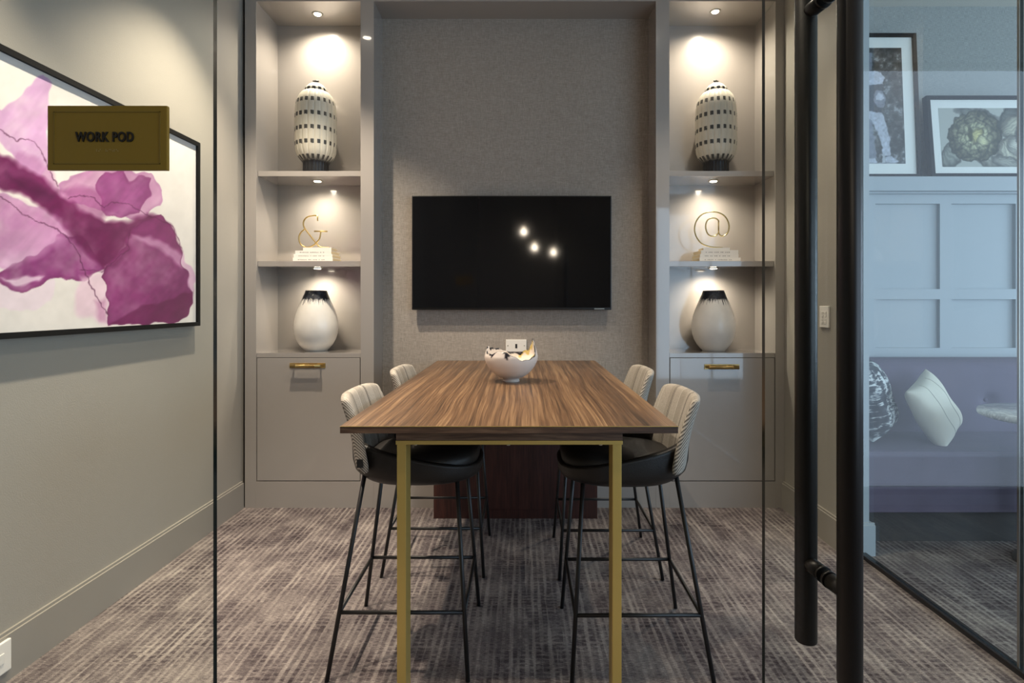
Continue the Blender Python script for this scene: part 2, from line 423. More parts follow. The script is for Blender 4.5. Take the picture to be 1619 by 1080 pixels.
# ------------------------------------------------------------------ display cabinets
def fx(px): return (px-VX)*Dc/F
def fz(py): return H-(py-VY)*Dc/F
def puck(px, py, zc, parent, power, big=False):
    D = (zc-H)*F/(VY-py); X = (px-VX)*D/F
    D = min(D, 3.98)
    X = (px-VX)*D/F
    b = bmn(); lathe(b, [(0, zc-.003), (.026, zc-.003), (.034, zc-.005), (.037, zc-.001), (.037, zc)], 28, X, D)
    p = obj('recessed_spotlight', b, 'silver', parent)
    b = bmn(); lathe(b, [(0, zc-.0065), (.022, zc-.0065), (.024, zc-.004)], 24, X, D)
    obj('lens', b, 'puck_glow', p)
    l = bpy.data.lights.new('spot', 'SPOT'); l.energy = power; l.color = WARM2; l.spot_size = math.radians(156)
    l.spot_blend = 1; l.shadow_soft_size = .018
    lo = bpy.data.objects.new('spotlight_lamp', l); C.objects.link(lo); lo.parent = p; lo.location = (X, D, zc-.012); lo.rotation_euler = (math.radians(4), 0, 0)
def cabinet(xo0, xo1, n0, n1, puckpx, label, handle_px):
    o = thing('display_cabinet', label, 'cabinet', ((xo0+xo1)/2, Dc, 0))
    ox = (xo0+xo1)/2
    def sh(bm):
        for v in bm.verts: v.co.x -= ox; v.co.y -= Dc
        return bm
    YB = 4.127
    b = bmn()
    box(b, xo0, n0, Dc, 4.195, 0, CZ-.002, bev=.0015); box(b, n1, xo1, Dc, 4.195, 0, CZ-.002, bev=.0015)
    box(b, n0, n1, Dc, 4.195, 3.373, CZ-.002); box(b, n0, n1, Dc, 4.1, 0, .175)
    box(b, n0, n1, YB, 4.195, .175, 3.373)
    box(b, n0, n1, Dc+.03, YB, .175, .99)
    obj('carcass', sh(b), 'lacquer', o)
    b = bmn(); box(b, n0+.001, n1-.001, Dc+.004, YB-.001, 1.0, 1.0305, bev=.001); obj('countertop', sh(b), 'lacquer', o)
    for (zt, zb) in ((2.248, 2.213), (1.645, 1.608)):
        b = bmn(); box(b, n0+.002, n1-.002, Dc+.022, YB-.001, zb, zt, bev=.0012); obj('shelf', sh(b), 'lacquer', o)
    b = bmn(); box(b, n0+.005, n1-.005, Dc+.002, Dc+.022, .180, .997, bev=.0015); box(b, n0+.012, n1-.012, Dc+.022, Dc+.029, .2, .99)
    dr = obj('drawer_front', sh(b), 'lacquer', o)
    # knurled bar pull on a backplate
    a, c, y = handle_px
    x0, x1, zc = fx(a), fx(c), fz(y); yf = Dc+.002
    b = bmn(); box(b, x0, x1, yf-.004, yf, zc-.017, zc+.017, bev=.002)
    for sx in (x0+.03, x1-.03):
        tube(b, [(sx, yf-.003, zc), (sx, yf-.036, zc)], .006, 12)
    for sx in (x0+.012, x1-.012): tube(b, [(sx, yf-.004, zc), (sx, yf-.0055, zc)], .005, 10)
    hd = obj('bar_handle', sh(b), 'brass', dr)
    b = bmn()
    rr = [.0125, .0125, .0145, .0145, .0115]; xs = [x0+.018, x0+.055, x0+.056, x0+.058, x0+.059]
    pts = [(x, yf-.038, zc) for x in xs]+[(x1-.059+dx, yf-.038, zc) for dx in (0, .001, .003, .004, .041)]
    tube(b, pts, rr+[.0115, .0145, .0145, .0125, .0125], 20)
    for k in range(40):
        xx = x0+.062+(x1-x0-.124)*k/39; tube(b, [(xx-.0007, yf-.038, zc), (xx+.0007, yf-.038, zc)], .0124, 16)
    obj('grip', sh(b), 'brass', hd)
    # lights
    for i, (px, py, zc, pw) in enumerate(puckpx): 
        n_before = set(o.children)
        puck(px, py, zc, o, pw, i == 0)
        for ch in o.children:
            if ch not in n_before:
                me = ch.data
                for v in me.vertices: v.co.x -= ox; v.co.y -= Dc
                for g in ch.children:
                    if g.type == 'MESH':
                        for v in g.data.vertices: v.co.x -= ox; v.co.y -= Dc
                    else: g.location.x -= ox; g.location.y -= Dc
    return o
cabinet(fx(387), fx(591), fx(405), fx(570), [(502,22,3.373,P_TOP),(502,286,2.213,P_PUCK),(502,425,1.608,P_PUCK)],
        'built-in grey lacquered display cabinet left of the screen with ampersand ornament', (458,514.5,578))
cabinet(fx(1037), XR-.0005, fx(1058.5), fx(1226), [(1131,18,3.373,P_TOP),(1128,286,2.213,P_PUCK),(1128,425,1.608,P_PUCK)],
        'built-in grey lacquered display cabinet right of the screen with at-sign ornament', (1113.5,1169,580))
b = bmn(); box(b, XL+.0, fx(387), Dc+.03, 4.2, 0, CZ); struct('trim_3', b, 'black_metal')   # black filler, the gap's shadow put into its colour

# ------------------------------------------------------------------ television, socket
t = thing('television', 'large black flat television mounted on the grey woven wall', 'television', ((-.768+.619)/2, 3.95, 1.316))
tw = (.619+.768)/2; th = 2.11-1.316
b = bmn(); box(b, -tw, tw, .004, .035, 0, th, bev=.004); box(b, -tw*.7, tw*.7, .035, .06, .12, th-.15, bev=.006); obj('casing', b, 'tv_body', t)
b = bmn(); box(b, -tw+.008, tw-.008, .0015, .006, .016, th-.008); obj('screen', b, 'screen', t)
b = bmn(); box(b, -.13, .13, .058, .0745, .25, .55); obj('wall_bracket', b, 'black_metal', t)
b = bmn(); box(b, tw-.12, tw-.05, .002, .005, .004, .011); obj('indicator_strip', b, 'silver', t)
p = at(816, 546.5, Dw)
t = thing('wall_socket', 'white double wall socket plate between the screen and the walnut table', 'socket', (p.x, Dw, p.z))
b = bmn(); box(b, -.073, .073, -.009, 0, -.043, .043, bev=.003); obj('faceplate', b, 'white_plastic', t)
b = bmn(); box(b, -.006, .008, -.0100, -.006, -.018, .012); obj('port', b, 'dark_slot', t)
for sx in (-.058, .058):
    b = bmn(); tube(b, [(sx, -.0085, 0), (sx, -.0098, 0)], .004, 10); obj('screw', b, 'silver', t)

# ------------------------------------------------------------------ jars, vases, books, letters
def jar(x, y, z, label, rot):
    t = thing('lidded_jar', label, 'jar', (x, y, z), rot, 'ribbed ceramic jars')
    b = bmn()
    lathe(b, [(0, 0), (.086, 0), (.088, .006), (.086, .055), (.086, .085), (.095, .097), (.118, .125), (.134, .165), (.139, .22), (.139, .40), (.136, .47), (.128, .515), (.112, .553), (.092, .577), (.070, .588), (.070, .58), (0, .58)], 240, 0, 0, .035, 20)
    obj('jar_body', b, 'jar_glaze', t)
    b = bmn(); lathe(b, [(.062, .578), (.075, .583), (.076, .597), (.068, .612), (.05, .632), (.028, .645), (.012, .650), (0, .651)], 144, 0, 0, .03, 12)
    l = obj('lid', b, 'jar_lid_glaze', t)
    b = bmn(); tube(b, [(0,0,.648), (0,0,.660)], .006, 10); tube(b, [(-.021,0,.664),(-.012,0,.661),(0,0,.663),(.012,0,.661),(.021,0,.664)], [.004,.007,.009,.007,.004], 10)
    obj('knob', b, 'lacquer_black', l)
jar(-1.440, 3.97, 2.248, 'tall ribbed jar with dark squares on top shelf of left cabinet', .1)
jar(1.350, 3.97, 2.248, 'tall ribbed jar with dark squares on top shelf of right cabinet', .35)
def vase(x, y, z, label, rot):
    t = obj('drip_vase', (lambda b: (lathe(b, [(0, .004), (.066, .004), (.075, 0), (.0765, .006), (.088, .016), (.112, .045), (.131, .08), (.143, .12), (.1475, .16), (.1455, .20), (.137, .245), (.124, .285), (.108, .325), (.095, .355), (.083, .385), (.0735, .410), (.072, .420), (.066, .420), (.062, .40), (.085, .33), (.12, .25), (.13, .17), (.09, .06), (0, .03)], 96), b)[1])(bmn()), 'drip_vase_glaze', None, (x, y, z))
    t.rotation_euler.z = rot
    return tag(t, label, 'vase', 'white drip glazed vases')
vase(-1.438, 3.97, 1.0305, 'white egg-shaped vase with black dripping rim in left cabinet', 2.2)
vase(1.332, 3.97, 1.0305, 'white egg-shaped vase with black dripping rim in right cabinet', .7)

def book(x0, x1, y0, y1, z0, th, label, group, printed=True, seed=0):
    cx, cy = (x0+x1)/2, (y0+y1)/2; hx, hy = (x1-x0)/2, (y1-y0)/2
    t = thing('book', label, 'book', (cx, cy, z0), 0, group)
    b = bmn(); box(b, -hx, hx, -hy, hy, 0, .0025, bev=.0005); box(b, -hx, hx, -hy, hy, th-.0025, th, bev=.0005); box(b, -hx, hx, -hy, -hy+.003, .002, th-.002)
    cv = obj('cover', b, 'book_white', t)
    b = bmn(); box(b, -hx+.004, hx-.004, -hy+.003, hy-.004, .0025, th-.0025); obj('pages', b, 'page_paper', t)
    if printed:
        r = random.Random(seed); b = bmn(); x = -hx*.75
        while x < hx*.55:
            wd = r.uniform(.004, .010)
            box(b, x, x+wd, -hy-.0003, -hy+.001, th*.36, th*.36+r.uniform(.004, .006)); x += wd+r.choice([.003, .003, .012])
        obj('spine_print', b, 'book_print', cv)
gL, gR = 'pale books stacked in the left cabinet', 'pale books stacked in the right cabinet'
z = 1.645
for i, (a, c, th, lb) in enumerate([(463,526,.0265,'pale book at the bottom of the left cabinet stack'),(464,525,.024,'pale book second from bottom under the ampersand'),(466,523,.024,'pale book third from bottom under the ampersand'),(478,523,.021,'smallest white book on top under the ampersand')]):
    book((a-VX)*3.86/F, (c-VX)*3.86/F, 3.86+.004*i, 4.055 if i < 3 else 4.0, z, th, lb, gL, i < 3, i); z += th+.0003
ZL = z
z = 1.645
for i, (a, c, th, lb) in enumerate([(1106,1171,.0265,'pale book at the bottom of the right cabinet stack'),(1107,1168,.024,'pale book second from bottom under the at-sign'),(1109,1168,.027,'pale book third from bottom under the at-sign'),(1113,1155,.016,'smallest white book on top under the at-sign')]):
    book((a-VX)*3.86/F, (c-VX)*3.86/F, 3.86+.004*i, 4.055 if i < 3 else 4.0, z, th, lb, gR, i < 3, 10+i); z += th+.0003
ZR = z
def spline(P, n=8, closed=False):
    P = [Vector(p) for p in P]; out = []; N = len(P)
    for i in range(N if closed else N-1):
        g = (lambda k: P[k % N]) if closed else (lambda k: P[max(0, min(N-1, k))])
        p0, p1, p2, p3 = g(i-1), g(i), g(i+1), g(i+2)
        for k in range(n):
            s = k/n; out.append(.5*((2*p1)+(p2-p0)*s+(2*p0-5*p1+4*p2-p3)*s*s+(3*p1-p0-3*p2+p3)*s**3))
    if not closed: out.append(P[-1])
    return out
def px_to_local(pts, D, s, ox, oy):   # zoomed sketch coordinates -> metres in the upright plane
    return [((px-ox)*s, 0, (oy-py)*s) for px, py in pts]
# ampersand: points measured on a 2.842x enlargement, one unit = 1.537 mm
s = 3.93/F/2.842
amp = [(347,254),(346,229)]
curve = [(346,229),(325,231),(303,236),(288,249),(283,268),(290,288),(312,318),(338,351),(352,366),(368,373),(400,374)]
curve2 = [(290,291),(273,305),(264,325),(266,349),(279,366),(300,373),(322,368),(342,352),(356,332),(362,303)]
bar = [(332,301),(391,301)]
b = bmn(); R = .0048
tube(b, px_to_local(amp, 0, s, 330, 376.5), R, 10); tube(b, spline(px_to_local(curve, 0, s, 330, 376.5), 6), R, 10)
tube(b, spline(px_to_local(curve2, 0, s, 330, 376.5), 6), R, 10); tube(b, px_to_local(bar, 0, s, 330, 376.5), R, 10)
o = obj('ampersand_ornament', b, 'brass', None, ((380+330/2.842-VX)*3.93/F, 3.93, ZL+.001)); tag(o, 'brass wire ampersand standing on the books in left cabinet', 'ornament')
at_out = [(405,368),(370,366),(340,361),(310,348),(289,322),(279,290),(284,255),(303,226),(330,210),(360,206),(392,212),(418,230),(432,258),(433,285),(424,305),(408,315),(394,312),(387,300)]
at_in = [(387,300),(387,245)]
at_loop = [(387,300),(372,314),(352,315),(337,303),(330,283),(330,262),(338,243),(355,235),(374,236),(387,246)]
b = bmn()
L = lambda P: px_to_local(P, 0, s, 355, 370)
tube(b, spline(L(at_out), 6), R, 10); tube(b, L(at_in), R, 10); tube(b, spline(L(at_loop), 6), R, 10)
o = obj('at_sign_ornament', b, 'champagne', None, ((1000+355/2.842-VX)*3.93/F, 3.93, ZR+.002)); tag(o, 'pale gold wire at-sign standing on the books in right cabinet', 'ornament')

# ------------------------------------------------------------------ table
TX0, TX1, TY0, TY1, TZ = -.600, .512, 1.871, 4.02, .957
cx = (TX0+TX1)/2
t = thing('counter_table', 'long walnut counter-height table with brass legs in the middle of the room', 'table', (cx, (TY0+TY1)/2, 0))
oy = (TY0+TY1)/2
def tb(bm):
    for v in bm.verts: v.co.x -= cx; v.co.y -= oy
    return bm
b = bmn(); box(b, TX0, TX1, TY0, TY1, TZ-.024, TZ, bev=.0008)
for f in b.faces:
    if abs(f.normal.y) > .9: f.material_index = 1
obj('tabletop', tb(b), ['walnut', 'walnut_edge'], t)
b = bmn(); box(b, TX0, TX1, TY0-.0009, TY0-.0001, TZ-.0022, TZ-.0002); obj('edge_band', tb(b), 'brass_leg', t)
b = bmn(); box(b, cx-.378, cx+.378, 1.90, TY1-.03, .903, TZ-.0245, bev=.0008)
obj('underframe', tb(b), 'walnut_edge', t)
b = bmn(); box(b, cx-.378, cx+.378, 1.895, 1.985, .890, .9025, bev=.001); fr = obj('brass_bar', tb(b), 'brass_leg', t)
for sx in (-1, 1):
    b = bmn(); x = cx+sx*(.378-.018); box(b, x-.015, x+.015, 1.90, 1.98, 0, .8898, bev=.0012); obj('leg', tb(b), 'brass_leg', t)
for px in (657, 804, 950):
    b = bmn(); x = (px-VX)*1.93/F; tube(b, [(x, 1.93, .8899), (x, 1.93, .884)], .009, 12); tube(b, [(x, 1.93, .884), (x, 1.93, .879)], .006, 12); obj('bolt', tb(b), 'silver', t)
b = bmn(); box(b, cx-.518, cx+.518, 3.60, 3.785, 0, .9025, bev=.001)
box(b, cx-.30, cx+.30, 3.594, 3.6005, .06, .86, bev=.002)
obj('pedestal', tb(b), 'mahogany', t)

# bowl with a broken, dripping rim
def bowl():
    N, Kk = 96, 26; D = 2.95; r0 = .138
    vs, fs, cols = [], [], []
    cream, dark, yel, pinkw = lin((222,212,202)), lin((26,26,34)), lin((206,184,112)), lin((214,204,196))
    def rim(a):
        x, y = math.cos(a), math.sin(a)   # x right, y away
        z = .150+.012*math.sin(3*a+.5)
        z += .055*math.exp(-((a-.15)/.42)**2)+.055*math.exp(-((a-2*PI-.15)/.42)**2)     # peak on the right
        z += .028*math.exp(-((a-PI)/.55)**2)                                          # left lobe
        z -= .030*math.exp(-((a-5.15)/.40)**2)                                        # notch towards the viewer
        z += .006*math.sin(11*a)*math.sin(5*a)
        return z
    prof = lambda q: .045+(.138-.045)*(math.sin(q*PI/2)**.62) if q > 0 else .045
    def ring(inner):
        out = []
        for k in range(Kk+1):
            q = k/Kk
            row = []
            for i in range(N):
                a = 2*PI*i/N; zr = rim(a)
                zz = .018+(zr-.018)*q
                qq = min(1, (zz-.018)/.115)
                r = .044+(r0-.044)*math.sin(min(1, qq)*PI/2)**.66
                if zz > .133: r -= (zz-.133)*.25
                if inner: r = max(0.002, r-.007-.010*(1-q)); zz = zz+.010*(1-q)
                row.append(len(vs)); vs.append((r*math.cos(a), r*math.sin(a), zz))
                drip = .004+.058*max(0, math.sin(7*a+1.2*math.sin(3*a)))**4*(.5+.5*math.sin(2*a+4))
                left = math.exp(-((a-3.95)/.75)**2)+.22
                isdark = (zr-zz) < drip*left*1.1 and (zr-zz) >= 0
                if inner: isdark = (zr-zz) < .004+.010*math.sin(9*a)*math.sin(4*a)
                c = dark if isdark else (cream if inner else pinkw)
                if inner and not isdark and (zr-zz) < .020+.008*math.sin(17*a) and math.cos(a) > .3: c = yel
                cols.append(c)
            out.append(row)
        return out
    o_, i_ = ring(False), ring(True)
    for R_ in (o_, i_):
        for k in range(Kk):
            for i in range(N): fs.append((R_[k][i], R_[k][(i+1) % N], R_[k+1][(i+1) % N], R_[k+1][i]))
    for i in range(N): fs.append((o_[Kk][i], o_[Kk][(i+1) % N], i_[Kk][(i+1) % N], i_[Kk][i]))
    fs.append(tuple(i_[0]))
    foot = []
    for (r, z) in ((.044, .018), (.041, .008), (.044, 0), (.0, 0)):
        row = []
        for i in range(N): row.append(len(vs)); vs.append((r*math.cos(2*PI*i/N), r*math.sin(2*PI*i/N), z)); cols.append(pinkw)
        foot.append(row)
    for k in range(3):
        for i in range(N): fs.append((foot[k][i], foot[k][(i+1) % N], foot[k+1][(i+1) % N], foot[k+1][i]))
    me = bpy.data.meshes.new('ceramic_bowl'); me.from_pydata(vs, [], fs)
    ca = me.color_attributes.new('Col', 'FLOAT_COLOR', 'POINT')
    ca.data.foreach_set('color', np.array([(*c, 1) for c in cols], dtype=np.float32).ravel())
    for p in me.polygons: p.use_smooth = True
    bm = bmesh.new(); bm.from_mesh(me); bmesh.ops.remove_doubles(bm, verts=bm.verts[:], dist=1e-5); bmesh.ops.recalc_face_normals(bm, faces=bm.faces[:]); bm.to_mesh(me); bm.free()
    me.materials.append(M['bowl_glaze'])
    o = bpy.data.objects.new('ceramic_bowl', me); C.objects.link(o); o.location = (-.058, D, TZ)
    tag(o, 'white ceramic bowl with jagged black-glazed rim on the walnut table', 'bowl')
bowl()

# ------------------------------------------------------------------ counter stools (face +x)
def stool():
    t = thing('counter_stool', '', 'stool', (0,0,0), 0, 'counter stools round the table')
    N = 72
    def outline(a, hx, hy, n=2.7):
        c, s_ = math.cos(a), math.sin(a)
        return (hx*math.copysign(abs(c)**(2/n), c), hy*math.copysign(abs(s_)**(2/n), s_))
    def rimz(x):      # x local from -.24 to .29
        u = (x+.22)/.5; u = max(0, min(1, u))
        return .862-.108*(u**.75)-.012*u
    # shell
    b = bmn(); rings = []
    levels = [0, .02, .07, .16, .3, .5, .75, .93, 1.0]
    cxs = .035
    for lv in levels:
        row = []
        for i in range(N):
            a = 2*PI*i/N; sc = .70+.30*math.sin(min(1, lv*2.2)*PI/2)**.7
            x, y = outline(a, .252, .232)
            top = rimz(x+cxs)
            z = .676+(top-.676)*lv
            flare = 1+.03*(lv-.5)
            row.append(b.verts.new((cxs+x*sc*flare, y*sc*flare, z)))
        rings.append(row)
    for lv in (1.0, .8, .5):
        row = []
        for i in range(N):
            a = 2*PI*i/N; x, y = outline(a, .234, .214); top = rimz(x*1.05+cxs)
            row.append(b.verts.new((cxs+x, y, .676+(top-.676)*lv+(0.004 if lv == 1 else 0))))
        rings.append(row)
    for p, q in zip(rings, rings[1:]):
        for i in range(N):
            f = b.faces.new((p[i], p[(i+1) % N], q[(i+1) % N], q[i])); f.smooth = True
    b.faces.new(rings[0][::-1]); b.faces.new(rings[-1])
    obj('seat_shell', b, 'leather', t)
    # cushion
    b = bmn(); rings = []
    for (sc, z) in ((.90,.715),(.97,.74),(.985,.765),(.96,.785),(.88,.798),(.7,.806),(.4,.809),(.15,.810)):
        row = []
        for i in range(N):
            a = 2*PI*i/N; x, y = outline(a, .238, .208, 3)
            row.append(b.verts.new((cxs+.008+x*sc, y*sc, z-(.012*(1-(x/.238)) if z > .75 else 0))))
        rings.append(row)
    for p, q in zip(rings, rings[1:]):
        for i in range(N): b.faces.new((p[i], p[(i+1) % N], q[(i+1) % N], q[i])).smooth = True
    b.faces.new(rings[0][::-1]); b.faces.new(rings[-1])
    obj('seat_cushion', b, 'leather', t)
    # backrest slab
    nu, nv = 36, 26
    def back(u, v, side):
        vv = (v+1)/2
        wy = .238-.018*vv+.004*(1-vv)
        y = wy*u
        wrap = .055*abs(u)**2.6*(1-.35*vv)
        x = -.175-.062*vv-.010*math.sin(vv*PI)*-1+wrap
        z = .742+(1.018-.742)*vv
        z -= .013*abs(u)**5*vv
        z += .020*abs(u)**2*(1-vv)*0
        h = .5*(.048-.010*vv)*max(0, 1-abs(u)**16)**.22*max(0, 1-abs(v)**12)**.34
        return Vector((x+side*h, y*(1), z))
    b = bmn(); G = {}
    for sd in (1, -1):
        for i in range(nu+1):
            for j in range(nv+1):
                u, v = -1+2*i/nu, -1+2*j/nv
                u = math.copysign(1-(1-abs(u))**1.35, u); v = math.copysign(1-(1-abs(v))**1.35, v)
                edge = i in (0, nu) or j in (0, nv)
                if edge and sd == -1: G[sd, i, j] = G[1, i, j]
                else: G[sd, i, j] = b.verts.new(back(u, v, sd))
    for sd in (1, -1):
        for i in range(nu):
            for j in range(nv):
                f = b.faces.new((G[sd,i,j], G[sd,i+1,j], G[sd,i+1,j+1], G[sd,i,j+1])); f.smooth = True
                if i in (0, 1, nu-2, nu-1) or sd == -1: f.material_index = 1
    br = obj('backrest', b, ['striped_fabric', 'herringbone_fabric'], t)
    b = bmn(); box(b, -.150, -.128, -.243, -.2395, .765, .795); obj('fabric_tag', b, 'lacquer_black', br)
    # legs
    top = {(-1,-1): (-.140,-.155,.745), (-1,1): (-.140,.155,.745), (1,-1): (.205,-.165,.69), (1,1): (.205,.165,.69)}
    foot = {k: (k[0]*.254, k[1]*.257, 0) for k in top}
    mid = {}
    for k in top:
        T_, F_ = Vector(top[k]), Vector(foot[k]); b = bmn(); tube(b, [F_, F_+(T_-F_)*.5, T_], .0082, 12)
        g = .232/T_.z; mid[k] = F_+(T_-F_)*g
        l = obj('leg', b, 'stool_metal', t)
    for a, c in (((-1,-1),(1,-1)),((1,-1),(1,1)),((1,1),(-1,1)),((-1,1),(-1,-1))):
        b = bmn(); tube(b, [mid[a], mid[c]], .0072, 10); obj('footrest_bar', b, 'stool_metal', t)
    return t
st = stool()
spots = [(-.450, 2.304, 0, 'striped fabric stool tucked under table, front left corner'),
         (-.446, 3.080, 0, 'striped fabric stool tucked under table, rear left side beyond another'),
         (.430, 2.285, PI, 'striped fabric stool tucked under table, front right corner'),
         (.436, 3.055, PI, 'striped fabric stool tucked under table, rear right side beyond another')]
for i, (x, y, r, lb) in enumerate(spots):
    o = st if i == 0 else copy_tree(st)
    o.location = (x, y, 0); o.rotation_euler.z = r; o['label'] = lb

# ------------------------------------------------------------------ painted pictures: dense canvases coloured per point
def sdf(P, poly):
    poly = np.array(poly, float); n = len(poly); d = np.full(P.shape[0], 1e18); s_ = np.ones(P.shape[0])
    for i in range(n):
        a, c = poly[i], poly[(i+1) % n]; e = a-c; wv = P-c
        tt = np.clip((wv@e)/(e@e), 0, 1); bb = wv-tt[:, None]*e
        d = np.minimum(d, (bb**2).sum(1))
        c1 = P[:,1] >= c[1]; c2 = P[:,1] < a[1]; c3 = e[0]*wv[:,1] > e[1]*wv[:,0]
        fl = (c1 & c2 & c3) | (~c1 & ~c2 & ~c3); s_[fl] *= -1
    return s_*np.sqrt(d)
def pline(P, pts):
    pts = np.array(pts, float); d = np.full(P.shape[0], 1e18)
    for a, c in zip(pts, pts[1:]):
        e = c-a; wv = P-a; tt = np.clip((wv@e)/(e@e), 0, 1); bb = wv-tt[:, None]*e; d = np.minimum(d, (bb**2).sum(1))
    return np.sqrt(d)
def wob(P, amp, f, ph=0.):
    x, y = P[:,0], P[:,1]
    dx = np.sin(x*f+1.7*np.sin(y*f*1.3+ph))+.5*np.sin(x*f*2.3+y*f*1.9+ph*2)+.3*np.sin(y*f*4.1-x*f*2.7+ph)
    dy = np.sin(y*f*1.1+1.5*np.sin(x*f*.9+ph*1.3))+.5*np.sin(y*f*2.1-x*f*2.4+ph)+.3*np.sin(x*f*4.7+y*f*3.1)
    return P+amp*np.stack([dx, dy], 1)
def vnoise(P, sc, seed):
    r = np.random.RandomState(seed); g = r.rand(128, 128)
    q = P/sc; i = np.floor(q).astype(int); f = q-i; f = f*f*(3-2*f)
    A = lambda a, c: g[(i[:,0]+a) % 128, (i[:,1]+c) % 128]
    return (A(0,0)*(1-f[:,0])+A(1,0)*f[:,0])*(1-f[:,1])+(A(0,1)*(1-f[:,0])+A(1,1)*f[:,0])*f[:,1]
def fbm(P, sc, seed): return .5*vnoise(P, sc, seed)+.3*vnoise(P, sc/2.1, seed+1)+.2*vnoise(P, sc/4.3, seed+2)
def canvas(name, origin, eu, ev, nu, nv, colour, matn, parent, project):
    """grid of points origin+u*eu+v*ev; the colour function gets each point's measured sketch position"""
    U, V = np.meshgrid(np.linspace(0,1,nu), np.linspace(0,1,nv)); U, V = U.ravel(), V.ravel()
    pts = np.array(origin)[None]+U[:,None]*np.array(eu)[None]+V[:,None]*np.array(ev)[None]
    col = colour(project(pts))
    col = np.clip(col/255., 0, 1); col = np.where(col <= .04045, col/12.92, ((col+.055)/1.055)**2.4)
    off = np.array(parent.location)
    idx = np.arange(nu*nv).reshape(nv, nu)
    fs = np.stack([idx[:-1,:-1], idx[:-1,1:], idx[1:,1:], idx[1:,:-1]], -1).reshape(-1, 4)
    me = bpy.data.meshes.new(name); me.from_pydata((pts-off).tolist(), [], fs.tolist())
    ca = me.color_attributes.new('Col', 'FLOAT_COLOR', 'POINT')
    ca.data.foreach_set('color', np.concatenate([col, np.ones((len(col),1))], 1).astype(np.float32).ravel())
    me.materials.append(M[matn]); o = bpy.data.objects.new(name, me); C.objects.link(o); o.parent = parent
    return o
def blend(c, m, col): return c*(1-m[:,None])+np.array(col, float)[None]*m[:,None]
def sm(d, soft): return np.clip(.5-d/(2*soft), 0, 1)
def proj(p): return np.stack([VX+p[:,0]*F/p[:,1], VY-(p[:,2]-H)*F/p[:,1]], 1)

